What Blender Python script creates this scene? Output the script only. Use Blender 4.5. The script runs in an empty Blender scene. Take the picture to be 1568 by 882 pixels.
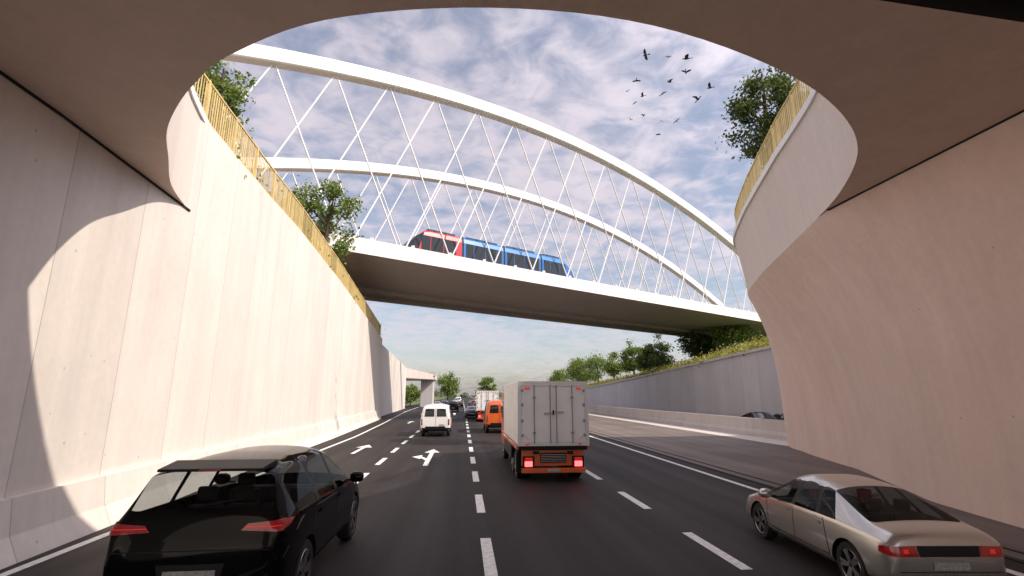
import bpy, bmesh, math, random
import numpy as np
from mathutils import Vector, Matrix, Quaternion
from mathutils.bvhtree import BVHTree
random.seed(7)
scene=bpy.context.scene
COL=scene.collection
# ------------------------------------------------------------------ materials
def nodes_of(name):
    m=bpy.data.materials.new(name); m.use_nodes=True
    nt=m.node_tree; b=nt.nodes['Principled BSDF']; return m,nt,b
def simple(name,col,rough=.5,metal=0,coat=0,emit=0,emitcol=None,var=0.0,vscale=3.0,bump=0.0,bscale=40.,spec=.5,coatior=1.5):
    m,nt,b=nodes_of(name); N=nt.nodes; L=nt.links
    b.inputs['Base Color'].default_value=(*col,1); b.inputs['Roughness'].default_value=rough
    b.inputs['Metallic'].default_value=metal; b.inputs['Coat Weight'].default_value=coat
    b.inputs['Coat Roughness'].default_value=.02; b.inputs['Coat IOR'].default_value=coatior; b.inputs['Specular IOR Level'].default_value=spec
    if emit:
        b.inputs['Emission Color'].default_value=(*(emitcol or col),1); b.inputs['Emission Strength'].default_value=emit
    tc=N.new('ShaderNodeTexCoord')
    if var>0:
        n=N.new('ShaderNodeTexNoise'); n.inputs['Scale'].default_value=vscale; n.inputs['Detail'].default_value=6
        L.new(tc.outputs['Object'],n.inputs['Vector'])
        r=N.new('ShaderNodeMapRange'); r.inputs[1].default_value=.3; r.inputs[2].default_value=.7
        r.inputs[3].default_value=1-var; r.inputs[4].default_value=1+var*.5
        L.new(n.outputs['Fac'],r.inputs[0])
        mx=N.new('ShaderNodeVectorMath'); mx.operation='SCALE'; mx.inputs[0].default_value=col
        L.new(r.outputs[0],mx.inputs['Scale']); L.new(mx.outputs[0],b.inputs['Base Color'])
    if bump>0:
        n2=N.new('ShaderNodeTexNoise'); n2.inputs['Scale'].default_value=bscale; n2.inputs['Detail'].default_value=4
        L.new(tc.outputs['Object'],n2.inputs['Vector'])
        bp=N.new('ShaderNodeBump'); bp.inputs['Strength'].default_value=bump; bp.inputs['Distance'].default_value=.02
        L.new(n2.outputs['Fac'],bp.inputs['Height']); L.new(bp.outputs[0],b.inputs['Normal'])
    return m
def M(N,L,op,a,b=None,c=None):
    n=N.new('ShaderNodeMath'); n.operation=op
    for i,v in enumerate((a,b,c)):
        if v is None: continue
        if isinstance(v,(int,float)): n.inputs[i].default_value=v
        else: L.new(v,n.inputs[i])
    return n.outputs[0]
def concrete(name,col,panel=0,axis='Y',pits=True,stain=.25,rough=.8):
    m,nt,b=nodes_of(name); N=nt.nodes; L=nt.links
    tc=N.new('ShaderNodeTexCoord'); sp=N.new('ShaderNodeSeparateXYZ'); L.new(tc.outputs['Object'],sp.inputs[0])
    def noise(scale,det=5,vec=None,rough_=.6):
        n=N.new('ShaderNodeTexNoise'); n.inputs['Scale'].default_value=scale; n.inputs['Detail'].default_value=det
        n.inputs['Roughness'].default_value=rough_
        L.new(vec or tc.outputs['Object'],n.inputs['Vector']); return n.outputs['Fac']
    big=noise(.35,4); fine=noise(6,4)
    mp=N.new('ShaderNodeMapping'); mp.inputs['Scale'].default_value=(1.6,1.6,.12); L.new(tc.outputs['Object'],mp.inputs[0])
    streak=noise(1.0,5,mp.outputs[0],.7)
    v=M(N,L,'MULTIPLY_ADD',big,.5*stain/.25*.5,1-.13*stain/.25)
    v=M(N,L,'MULTIPLY',v,M(N,L,'MULTIPLY_ADD',fine,.16,.92))
    v=M(N,L,'MULTIPLY',v,M(N,L,'MULTIPLY_ADD',streak,stain*1.3,1-stain*.7))
    hgt=None
    if panel>0:
        q=M(N,L,'DIVIDE',sp.outputs[axis],panel)
        wn=N.new('ShaderNodeTexWhiteNoise'); wn.noise_dimensions='1D'; L.new(M(N,L,'FLOOR',q),wn.inputs['W'])
        v=M(N,L,'MULTIPLY',v,M(N,L,'MULTIPLY_ADD',wn.outputs['Value'],.12,.93))
        fr=M(N,L,'FRACT',q); d=M(N,L,'ABSOLUTE',M(N,L,'SUBTRACT',fr,.5))
        line=M(N,L,'GREATER_THAN',d,.5-.007/panel*1.4)
        v=M(N,L,'MULTIPLY',v,M(N,L,'MULTIPLY_ADD',line,-.4,1.0)); hgt=line
    if pits:
        vo=N.new('ShaderNodeTexVoronoi'); vo.inputs['Scale'].default_value=1.7; L.new(tc.outputs['Object'],vo.inputs['Vector'])
        pit=M(N,L,'LESS_THAN',vo.outputs['Distance'],.05)
        v=M(N,L,'MULTIPLY',v,M(N,L,'MULTIPLY_ADD',pit,-.3,1.0))
    sc=N.new('ShaderNodeVectorMath'); sc.operation='SCALE'; sc.inputs[0].default_value=col
    L.new(v,sc.inputs['Scale']); L.new(sc.outputs[0],b.inputs['Base Color']); b.inputs['Roughness'].default_value=rough
    bn=noise(25,3); h=M(N,L,'MULTIPLY',bn,.25)
    if hgt is not None: h=M(N,L,'SUBTRACT',h,hgt)
    bp=N.new('ShaderNodeBump'); bp.inputs['Strength'].default_value=.25; bp.inputs['Distance'].default_value=.01
    L.new(h,bp.inputs['Height']); L.new(bp.outputs[0],b.inputs['Normal'])
    return m
def asphalt(name,col,spec=.3):
    m,nt,b=nodes_of(name); N=nt.nodes; L=nt.links
    tc=N.new('ShaderNodeTexCoord')
    def noise(scale,det,vs=None):
        src=tc.outputs['Object']
        if vs:
            mp=N.new('ShaderNodeMapping'); mp.inputs['Scale'].default_value=vs; L.new(src,mp.inputs[0]); src=mp.outputs[0]
        n=N.new('ShaderNodeTexNoise'); n.inputs['Scale'].default_value=scale; n.inputs['Detail'].default_value=det; L.new(src,n.inputs['Vector']); return n.outputs['Fac']
    a=noise(90,3); c=noise(.25,6); t=noise(1.0,4,(1.1,.03,1)); g_=noise(14,4)
    v=M(N,L,'MULTIPLY_ADD',a,.6,.7); v=M(N,L,'MULTIPLY',v,M(N,L,'MULTIPLY_ADD',c,1.0,.5)); v=M(N,L,'MULTIPLY',v,M(N,L,'MULTIPLY_ADD',t,.9,.55)); v=M(N,L,'MULTIPLY',v,M(N,L,'MULTIPLY_ADD',g_,.4,.8))
    sc=N.new('ShaderNodeVectorMath'); sc.operation='SCALE'; sc.inputs[0].default_value=col
    L.new(v,sc.inputs['Scale']); L.new(sc.outputs[0],b.inputs['Base Color']); b.inputs['Specular IOR Level'].default_value=spec
    L.new(M(N,L,'MULTIPLY_ADD',t,-.35,.85),b.inputs['Roughness'])
    bp=N.new('ShaderNodeBump'); bp.inputs['Strength'].default_value=.35; bp.inputs['Distance'].default_value=.008
    L.new(a,bp.inputs['Height']); L.new(bp.outputs[0],b.inputs['Normal'])
    return m
def leafmat(name,c1,c2,c3):
    m,nt,b=nodes_of(name); N=nt.nodes; L=nt.links
    g=N.new('ShaderNodeNewGeometry'); tc=N.new('ShaderNodeTexCoord')
    n=N.new('ShaderNodeTexNoise'); n.inputs['Scale'].default_value=.9; n.inputs['Detail'].default_value=3; L.new(tc.outputs['Object'],n.inputs['Vector'])
    f=M(N,L,'ADD',M(N,L,'MULTIPLY',g.outputs['Random Per Island'],.55),M(N,L,'MULTIPLY_ADD',n.outputs['Fac'],1.2,-.35))
    r=N.new('ShaderNodeValToRGB'); e=r.color_ramp.elements
    e[0].position=.1; e[0].color=(*c1,1); e[1].position=.9; e[1].color=(*c3,1)
    x=e.new(.5); x.color=(*c2,1)
    L.new(f,r.inputs[0]); L.new(r.outputs[0],b.inputs['Base Color']); b.inputs['Roughness'].default_value=.55
    tr=N.new('ShaderNodeBsdfTranslucent'); L.new(r.outputs[0],tr.inputs[0])
    mx=N.new('ShaderNodeMixShader'); mx.inputs[0].default_value=.42
    L.new(b.outputs[0],mx.inputs[1]); L.new(tr.outputs[0],mx.inputs[2])
    L.new(mx.outputs[0],N['Material Output'].inputs['Surface'])
    return m
def glassmat(name,tint=(.70,.73,.74),t=.78):
    m,nt,b=nodes_of(name); N=nt.nodes; L=nt.links
    b.inputs['Base Color'].default_value=(.006,.007,.008,1); b.inputs['Roughness'].default_value=.02
    b.inputs['Specular IOR Level'].default_value=.8
    tr=N.new('ShaderNodeBsdfTransparent'); tr.inputs[0].default_value=(*tint,1)
    mx=N.new('ShaderNodeMixShader'); mx.inputs[0].default_value=t
    L.new(b.outputs[0],mx.inputs[1]); L.new(tr.outputs[0],mx.inputs[2]); L.new(mx.outputs[0],N['Material Output'].inputs['Surface'])
    return m
m_wall=concrete('wall_concrete',(.69,.63,.585),panel=2.4,stain=.25)
m_tun=concrete('tunnel_concrete',(.80,.62,.53),stain=.22)  # pinkish albedo carries the warm bounce light of the tunnel
m_ceil=concrete('ceiling_concrete',(.66,.51,.425),stain=.22,pits=False)  # warm bounce tint is put into the ceiling colour too
m_fascia=concrete('fascia_concrete',(.72,.635,.585),stain=.17,pits=False)
m_ret=concrete('retaining_concrete',(.54,.51,.52),panel=3.0,stain=.25)
m_barr=concrete('barrier_concrete',(.55,.50,.47),panel=4.0,stain=.3)
m_dark=simple('joint_shade_dark',(.012,.011,.011),.9)
m_asph=asphalt('asphalt',(.028,.023,.0222),.2); m_asph2=asphalt('shoulder_asphalt',(.16,.13,.118)); m_strip=concrete('shoulder_concrete',(.55,.50,.46),stain=.3,pits=False)
m_bounce=asphalt('bounce_asphalt',(.12,.10,.09))  # paler asphalt for unseen pavement, added to bounce light
m_paintw=simple('road_paint',(.78,.77,.74),.6,var=.25,vscale=9,bump=.2)
m_bridge=simple('white_painted_steel',(.82,.80,.79),.45,var=.05,vscale=.3)
m_deck=concrete('deck_concrete',(.74,.71,.70),stain=.12,pits=False)
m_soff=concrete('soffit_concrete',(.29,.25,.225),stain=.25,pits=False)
m_gold=simple('golden_metal',(.68,.52,.22),.5,metal=.15,var=.2,vscale=2)
m_gold2=simple('golden_metal_dark',(.50,.36,.13),.5,metal=.15)
m_bark=simple('bark',(.09,.065,.045),.9,var=.4,vscale=8,bump=.6)
m_leaf=leafmat('leaves_green',(.035,.07,.010),(.14,.21,.035),(.32,.39,.085))
m_leafd=leafmat('leaves_dark',(.02,.042,.012),(.07,.11,.026),(.17,.21,.055))
m_leafy=leafmat('leaves_yellow',(.08,.10,.015),(.27,.27,.045),(.46,.40,.09))
m_grass=simple('grass_ground',(.11,.14,.04),.95,var=.5,vscale=.6,bump=.5,bscale=4)
m_grassdry=simple('dry_grass',(.28,.20,.10),.95,var=.4,vscale=.6)
m_black=simple('car_paint_black',(.003,.003,.0035),.5,coat=.75,spec=0.0,coatior=1.33)
m_silver=simple('car_paint_champagne',(.58,.56,.52),.26,metal=.8,coat=.8)
m_rub=simple('rubber',(.012,.012,.012),.8,bump=.1); m_plast=simple('black_plastic',(.010,.010,.011),.5,spec=.25)
m_alloy=simple('alloy',(.45,.45,.46),.25,metal=.95); m_chrome=simple('chrome',(.6,.6,.6),.12,metal=1)
m_glass=glassmat('car_glass'); m_glassd=simple('dark_glass',(.01,.012,.015),.05,coat=.5)
m_red=simple('tail_lens',(.22,.005,.007),.1,coat=1,emit=.05,emitcol=(1,.03,.03)); m_redlit=simple('tail_lamp_lit',(1,.05,.05),.3,emit=7,emitcol=(1,.05,.05))
m_redw=simple('reflector_red',(.5,.02,.02),.3,emit=.3,emitcol=(1,.03,.02))
m_plate=simple('licence_plate',(.35,.35,.33),.5,var=.4,vscale=30); m_seat=simple('seat_fabric',(.03,.028,.027),.9); m_seatr=simple('seat_red',(.25,.02,.02),.8)
m_orange=simple('orange_paint',(.66,.12,.02),.4,coat=.5,var=.2,vscale=2); m_boxg=simple('box_panel_grey',(.76,.745,.725),.45,var=.08,vscale=1.2)
m_boxg2=simple('box_frame_grey',(.62,.61,.60),.4,metal=.1); m_white=simple('car_paint_white',(.80,.79,.78),.35,coat=.7)
m_latch=simple('latch_steel',(.30,.30,.30),.4,metal=.6)
# ------------------------------------------------------------------ mesh builder
class MB:
    def __init__(s): s.v=[];s.f=[];s.m=[]
    def add(s,vs,fs,mi=0):
        o=len(s.v); s.v+= [tuple(p) for p in vs]; s.f+=[tuple(i+o for i in f) for f in fs]; s.m+=[mi]*len(fs)
    def quad(s,a,b,c,d,mi=0): s.add([a,b,c,d],[(0,1,2,3)],mi)
    def box(s,x0,x1,y0,y1,z0,z1,mi=0):
        s.add([(x0,y0,z0),(x1,y0,z0),(x1,y1,z0),(x0,y1,z0),(x0,y0,z1),(x1,y0,z1),(x1,y1,z1),(x0,y1,z1)],
              [(0,3,2,1),(4,5,6,7),(0,1,5,4),(1,2,6,5),(2,3,7,6),(3,0,4,7)],mi)
    def beam(s,p0,p1,w,h,mi=0,up=(0,0,1)):
        p0=Vector(p0);p1=Vector(p1);d=(p1-p0).normalized(); sd=d.cross(Vector(up)).normalized(); u=sd.cross(d)
        vs=[p+sd*a*w/2+u*b*h/2 for p in (p0,p1) for a,b in ((-1,-1),(1,-1),(1,1),(-1,1))]
        s.add(vs,[(3,2,1,0),(4,5,6,7),(0,1,5,4),(1,2,6,5),(2,3,7,6),(3,0,4,7)],mi)
    def tube(s,p0,p1,r0,r1,n=8,mi=0):
        p0=Vector(p0);p1=Vector(p1);d=(p1-p0).normalized(); a=d.orthogonal().normalized(); b=d.cross(a)
        vs=[]
        for p,r in ((p0,r0),(p1,r1)):
            for i in range(n):
                t=2*math.pi*i/n; vs.append(p+(a*math.cos(t)+b*math.sin(t))*r)
        fs=[(i,(i+1)%n,n+(i+1)%n,n+i) for i in range(n)]+[tuple(range(n))[::-1],tuple(range(n,2*n))]
        s.add(vs,fs,mi)
    def lathe(s,c,prof,n=32,mi=0):
        vs=[];fs=[]
        for x,r in prof:
            for i in range(n):
                t=2*math.pi*i/n; vs.append((c[0]+x,c[1]+r*math.cos(t),c[2]+r*math.sin(t)))
        for j in range(len(prof)-1):
            for i in range(n):
                fs.append((j*n+i,j*n+(i+1)%n,(j+1)*n+(i+1)%n,(j+1)*n+i))
        s.add(vs,fs,mi)
    def build(s,name,mats,parent=None,loc=(0,0,0),smooth=False,bevel=0,rotz=0,recalc=True,angle=40):
        me=bpy.data.meshes.new(name); me.from_pydata(s.v,[],s.f)
        for m in mats: me.materials.append(m)
        me.polygons.foreach_set('material_index',s.m)
        if recalc:
            bm=bmesh.new(); bm.from_mesh(me); bmesh.ops.recalc_face_normals(bm,faces=bm.faces); bm.to_mesh(me); bm.free()
        if smooth:
            me.polygons.foreach_set('use_smooth',[True]*len(me.polygons)); me.set_sharp_from_angle(angle=math.radians(angle))
        me.update()
        o=bpy.data.objects.new(name,me); COL.objects.link(o); o.location=loc; o.rotation_euler=(0,0,rotz)
        if parent: o.parent=parent
        if bevel>0:
            b=o.modifiers.new('bevel','BEVEL'); b.width=bevel; b.segments=2; b.limit_method='ANGLE'; b.angle_limit=math.radians(35)
        return o
def empty(name,loc=(0,0,0),rotz=0):
    o=bpy.data.objects.new(name,None); COL.objects.link(o); o.location=loc; o.rotation_euler=(0,0,rotz); o.empty_display_size=.3; return o
def catmull(P,n=8):
    P=[np.array(p,float) for p in P]; P=[2*P[0]-P[1]]+P+[2*P[-1]-P[-2]]; out=[]
    for i in range(1,len(P)-2):
        for k in range(n):
            t=k/n; a,b,c,d=P[i-1],P[i],P[i+1],P[i+2]
            out.append(.5*((2*b)+(-a+c)*t+(2*a-5*b+4*c-d)*t*t+(-a+3*b-3*c+d)*t**3))
    out.append(P[-2]); return out
# ------------------------------------------------------------------ ground & road
g=MB(); g.quad((-2500,-600,-.05),(2500,-600,-.05),(2500,3500,-.05),(-2500,3500,-.05)); g.build('ground',[m_grass])
YE=900
r=MB(); r.quad((-14,-5,0),(9.35,-5,0),(9.35,YE,0),(-14,YE,0),0)
r.quad((9.35,-5,0),(17.6,-5,0),(17.6,YE,0),(9.35,YE,0),1)
r.quad((17.6,-5,0),(20.2,-5,0),(20.2,YE,0),(17.6,YE,0),2)
r.quad((20.2,-5,0),(38,-5,0),(38,YE,0),(20.2,YE,0),0)
r.quad((-14,-80,0),(38,-80,0),(38,-5,0),(-14,-5,0),3)  # unseen pavement behind the camera, kept paler as a light bouncer
r.build('road',[m_asph,m_asph2,m_strip,m_bounce],recalc=False)
k=MB()
def lx(Y): return float(np.interp(Y,[-20,8,35,50,86,300],[-7.05,-6.95,-7.0,-7.6,-9.4,-13]))
ys=list(np.arange(-20,200,3))
for a,b in zip(ys[:-1],ys[1:]): k.quad((lx(a)-.09,a,.005),(lx(a)+.09,a,.005),(lx(b)+.09,b,.005),(lx(b)-.09,b,.005))
k.quad((8.5,-20,.005),(8.68,-20,.005),(8.68,300,.005),(8.5,300,.005))
for i in range(-4,60):
    y0=12.36+4.25*i
    for x in (-3.3,.5,4.54):
        w=.1
        k.quad((x-w,y0,.005),(x+w,y0,.005),(x+w,y0+2.15,.005),(x-w,y0+2.15,.005))
def poly(pts,ox,oy): k.add([(ox+x,oy+y,.006) for x,y in pts],[tuple(range(len(pts)))])
for ox,oy in ((-5.1,26.8),(-5.2,52),(-1.4,52)):
    poly([(-.1,-2),(.1,-2),(.1,.8),(-.1,.8)],ox,oy); poly([(-.42,.8),(.42,.8),(0,2.3)],ox,oy)
poly([(-.09,-2.8),(.11,-2.8),(.11,1.7),(-.09,1.7)],-1.4,23.2); poly([(-.36,1.7),(.38,1.7),(0,3.2)],-1.4,23.2)
poly([(-.09,-1.2),(-.09,-.5),(-.36,.2),(-.36,-.35)],-1.4,23.2); poly([(-.36,-.7),(-.36,.75),(-.78,.1)],-1.4,23.2)
k.build('road_markings',[m_paintw])
d=MB(); d.box(9.2,9.34,-5,300,.0,.02,0); d.box(9.75,9.82,-5,300,.0,.015,0); d.build('drainage_channel',[m_dark])
# ------------------------------------------------------------------ left wall
def wx(Y): return float(np.interp(Y,[-16,9,14,20,33,60],[-7.6,-7.6,-7.85,-8.15,-8.5,-9.7]))
def wz(Y): return float(np.interp(Y,[-16,24,36,60],[10.8,10.8,10.3,9.3]))
w=MB(); ys=list(np.arange(-30,60.01,1.0))
for a,b in zip(ys[:-1],ys[1:]):
    w.quad((wx(a),a,0),(wx(b),b,0),(wx(b),b,wz(b)),(wx(a),a,wz(a)),0)
    w.quad((wx(a),a,wz(a)),(wx(b),b,wz(b)),(wx(b)-.6,b,wz(b)),(wx(a)-.6,a,wz(a)),1)
w.quad((-9.7,60,0),(-10.6,60,0),(-10.6,60,9.3),(-9.7,60,9.3),0)
w.build('retaining_wall',[m_wall,m_fascia],recalc=False)
w=MB()
for a,b in zip(ys[:-1],ys[1:]):
    A,B=wx(a),wx(b)
    w.quad((A+.40,a,0),(B+.40,b,0),(B+.2,b,.4),(A+.2,a,.4),0)
    w.quad((A+.2,a,.4),(B+.2,b,.4),(B+.12,b,1.0),(A+.12,a,1.0),0)
    w.quad((A+.12,a,1.0),(B+.12,b,1.0),(B-.01,b,1.0),(A-.01,a,1.0),0)
w.build('concrete_kerb_barrier',[m_wall],smooth=False,recalc=False)
t=MB(); ys2=list(np.arange(-30,61,4))+[60]
for a,b in zip(ys2[:-1],ys2[1:]):
    if b>a: t.quad((wx(a)-.55,a,wz(a)-.03),(wx(b)-.55,b,wz(b)-.03),(-90,b,wz(b)+.6),(-90,a,wz(a)+.6))
t.quad((-10.3,60,9.2),(-11.8,105,8.1),(-90,105,9),(-90,60,9.9))
t.quad((-11.8,105,8.1),(-20,170,0),(-90,170,0),(-90,105,9))
t.build('terrain',[m_grassdry])
w=MB(); w.quad((-10.2,60,0),(-11.7,105,0),(-11.7,105,8.2),(-10.2,60,9.1),0); w.quad((-10.2,60,9.1),(-11.7,105,8.2),(-13.5,105,8.3),(-12,60,9.2),1)
w.quad((-11.7,105,0),(-16,105,0),(-16,105,8.2),(-11.7,105,8.2),0)
w.build('retaining_wall',[m_wall,m_grassdry],recalc=False)
w=MB(); w.box(-60,-6.4,116,126,6.2,7.4,0); w.box(-60,-6.2,115.7,116,7.0,8.0,0); w.box(-9.7,-6.9,118,124,0,6.2,1); w.box(-17.5,-15,118,124,0,6.2,1)
w.add([(-11.7,105,6.2),(-11.7,105,8.2),(-6.6,116,7.4),(-6.6,116,6.2),(-13,105,6.2),(-13,105,8.2)],[(0,1,2,3),(1,5,2)],0)
w.build('concrete_overpass',[m_barr,m_ret],bevel=.05)
# ------------------------------------------------------------------ tunnel slab with oval edge
C=[(-8.1,15),(-7.9,14.1),(-7.4,12.3),(-6.6,10.7),(-6.0,9.55),(-5.3,8.6),(-4.57,7.8),(-3.72,7.06),(-2.03,6.15),(.26,5.7),(2.6,5.8),(5.1,6.58),(7.0,7.65),(8.45,9.0),(9.6,10.9),(10.4,12.8),(11.2,15),(12.2,17.8),(13.2,20.4),(14.7,23.7),(16.5,26),(18.3,27.2)]
Cs=catmull(C,6)
ZC,ZT=7.85,10.8
YB=-5  # unseen back edge, slab cut short so light enters from behind
def lean(x): return -.45*min(1,max(0,(x-8)/3))*min(1,max(0,(18.3-x)/3))
root=empty('tunnel_portal')
c=MB()
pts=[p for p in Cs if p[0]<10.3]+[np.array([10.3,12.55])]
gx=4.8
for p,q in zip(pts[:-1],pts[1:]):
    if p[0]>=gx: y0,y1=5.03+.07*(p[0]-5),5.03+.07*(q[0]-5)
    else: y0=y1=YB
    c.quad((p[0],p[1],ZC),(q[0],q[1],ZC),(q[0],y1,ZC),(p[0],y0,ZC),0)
c.quad((gx,4.4,ZC),(gx,5.03,ZC),(gx,5.03,9.6),(gx,4.4,9.6),1); c.quad((gx,5.02,ZC),(10.4,5.4,ZC),(10.4,5.4,9.6),(gx,5.02,9.6),1)  # gap faces painted near-black in place of deep shade
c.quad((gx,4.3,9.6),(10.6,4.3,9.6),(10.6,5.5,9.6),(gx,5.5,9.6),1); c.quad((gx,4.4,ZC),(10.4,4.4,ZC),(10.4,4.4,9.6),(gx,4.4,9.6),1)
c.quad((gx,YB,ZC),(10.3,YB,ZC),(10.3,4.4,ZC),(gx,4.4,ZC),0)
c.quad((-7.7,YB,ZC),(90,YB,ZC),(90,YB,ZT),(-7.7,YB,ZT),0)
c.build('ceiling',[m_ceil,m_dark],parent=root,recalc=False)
c=MB()
for p,q in zip(Cs[:-1],Cs[1:]):
    lp,lq=lean(p[0]),lean(q[0])
    n=8
    for j in range(n):
        def P(pp,l,s):
            z=ZC+(ZT-ZC)*s; return (pp[0]+l*s**1.5,pp[1],z)
        c.quad(P(p,lp,j/n),P(q,lq,j/n),P(q,lq,(j+1)/n),P(p,lp,(j+1)/n),0)
    e=.06
    dx,dy=q[0]-p[0],q[1]-p[1]; Ln=math.hypot(dx,dy); nx,ny=-dy/Ln*e,dx/Ln*e
    a=(p[0]+lp+nx,p[1]+ny); b=(q[0]+lq+nx,q[1]+ny)
    c.quad((a[0],a[1],ZT-.12),(b[0],b[1],ZT-.12),(b[0],b[1],ZT+.12),(a[0],a[1],ZT+.12),1)
    c.quad((a[0],a[1],ZT+.12),(b[0],b[1],ZT+.12),(b[0]-nx*6,b[1]-ny*6,ZT+.12),(a[0]-nx*6,a[1]-ny*6,ZT+.12),1)
    c.quad((a[0],a[1],ZT-.12),(b[0],b[1],ZT-.12),(b[0]-nx*1.2,b[1]-ny*1.2,ZT-.12),(a[0]-nx*1.2,a[1]-ny*1.2,ZT-.12),1)
    c.quad((p[0]+lp,p[1],ZT),(q[0]+lq,q[1],ZT),(q[0],YB,ZT),(p[0],YB,ZT),2)
c.quad((18.3,YB,ZT),(90,YB,ZT),(90,30,ZT),(18.3,27.2,ZT),2)
c.build('slab_edge',[m_fascia,m_bridge,m_grass],parent=root,smooth=True,recalc=False,angle=50)
tp=[(10.25,y) for y in np.arange(YB,12.0,1.0)]+[(10.28,12.3)]+[tuple(p) for p in Cs if p[0]>10.35]
def off(y): return float(np.interp(y,[-16,4,9,12.5,18,23.7,26,27.2],[.5,.7,1.2,1.9,2.5,2.0,1.1,.12]))
c=MB(); n=20
def W(p,s):
    gsm=1-(1-s)**2.6
    return (p[0]+off(p[1])*gsm,p[1],ZC*(1-s))
vs=[W(p,j/n) for p in tp for j in range(n+1)]
fs=[(i*(n+1)+j,(i+1)*(n+1)+j,(i+1)*(n+1)+j+1,i*(n+1)+j+1) for i in range(len(tp)-1) for j in range(n)]
c.add(vs,fs,0)
c.quad((18.42,27.2,0),(90,30,0),(90,30,ZT),(18.3,27.2,ZT),0)
c.quad((10.25,YB,0),(90,YB,0),(90,YB,ZC),(10.25,YB,ZC),0)
c.build('side_wall',[m_tun],parent=root,smooth=True,recalc=False,angle=50)
c=MB()
c.box(-7.63,-7.57,YB,9,7.80,7.87,0)
for y in np.arange(9,14,.5): c.beam((wx(y)+.01,y,7.83),(wx(y+.5)+.01,y+.5,7.83),.05,.05,0)
c.box(10.2,10.28,YB,12.2,7.83,7.86,0)
c.build('seam_shadow_strip',[m_dark],parent=root)  # dark strips along the ceiling-wall seam, painting its shadow gap
# ------------------------------------------------------------------ golden railings
def railing(name,path,zf,h=1.35,step=.15):
    rb=MB(); L=0; nxt=0; k=0
    for p,q in zip(path[:-1],path[1:]):
        p=Vector((p[0],p[1],zf(p))); q=Vector((q[0],q[1],zf(q))); dl=(q-p).length; dr=(q-p).normalized()
        for zz,th in ((h,.06),(.1,.05)): rb.beam(p+Vector((0,0,zz)),q+Vector((0,0,zz)),.06,th,0)
        while nxt<L+dl:
            c=p+dr*(nxt-L)
            if k%14==0: rb.beam(c,c+Vector((0,0,h+.06)),.08,.10,0,up=dr)
            else: rb.beam(c+Vector((0,0,.08)),c+Vector((0,0,h)),.018,.075 if (k//14)%3 else .035,0 if k%4 else 1,up=dr)
            nxt+=step; k+=1
        L+=dl
    return rb.build(name,[m_gold,m_gold2])
railing('metal_railing',[(wx(y)-.12,y) for y in np.arange(12.2,60,1.2)],lambda p:wz(p[1]))
rp=[(p[0]+lean(p[0])+.2,p[1]) for p in Cs if 8.6<p[0]<18.3]
railing('metal_railing',rp,lambda p:ZT+.12,1.3)
# ------------------------------------------------------------------ right side: barrier, retaining wall, bank
b=MB()
prof=[(-.3,0),(-.28,.25),(-.12,.45),(-.1,1.15),(.1,1.15),(.12,.45),(.28,.25),(.3,0)]
for y in range(27,330,6):
    vs=[(20+x,yy,z) for yy in (y,y+5.97) for x,z in prof]; nn=len(prof)
    b.add(vs,[(i,i+1,nn+i+1,nn+i) for i in range(nn-1)]+[tuple(range(nn)),tuple(range(nn,2*nn))])
b.build('concrete_barrier',[m_barr])
RW=catmull([(27.4,22),(27.8,35),(28.6,55),(30,78),(32,116),(34,160),(37,240)],6)
def rz(Y): return float(np.interp(Y,[22,41,76,116,160,240],[7.4,7.0,5.9,4.8,4.0,2.8]))
b=MB()
for p,q in zip(RW[:-1],RW[1:]):
    b.quad((p[0],p[1],0),(q[0],q[1],0),(q[0],q[1],rz(q[1])),(p[0],p[1],rz(p[1])),0)
    b.beam((p[0],p[1],rz(p[1])+.05),(q[0],q[1],rz(q[1])+.05),.4,.28,1)
b.build('retaining_wall',[m_ret,m_barr],recalc=False)
b=MB(); offs=[.2,2,5,9,14,25,60]; hh=[0,.5,1.5,2.6,3.4,3.8,3.8]
random.seed(3)
rows=[]
for p in RW: rows.append([(p[0]+o,p[1],rz(p[1])-.05+h*(1-.35*min(1,max(0,(p[1]-60)/150)))+ (random.uniform(-.2,.2) if o>1 else 0)) for o,h in zip(offs,hh)])
vs=[v for rr in rows for v in rr]; n=len(offs)
b.add(vs,[(i*n+j,i*n+j+1,(i+1)*n+j+1,(i+1)*n+j) for i in range(len(rows)-1) for j in range(n-1)])
b.build('hillside',[m_grass],smooth=True)
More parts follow.
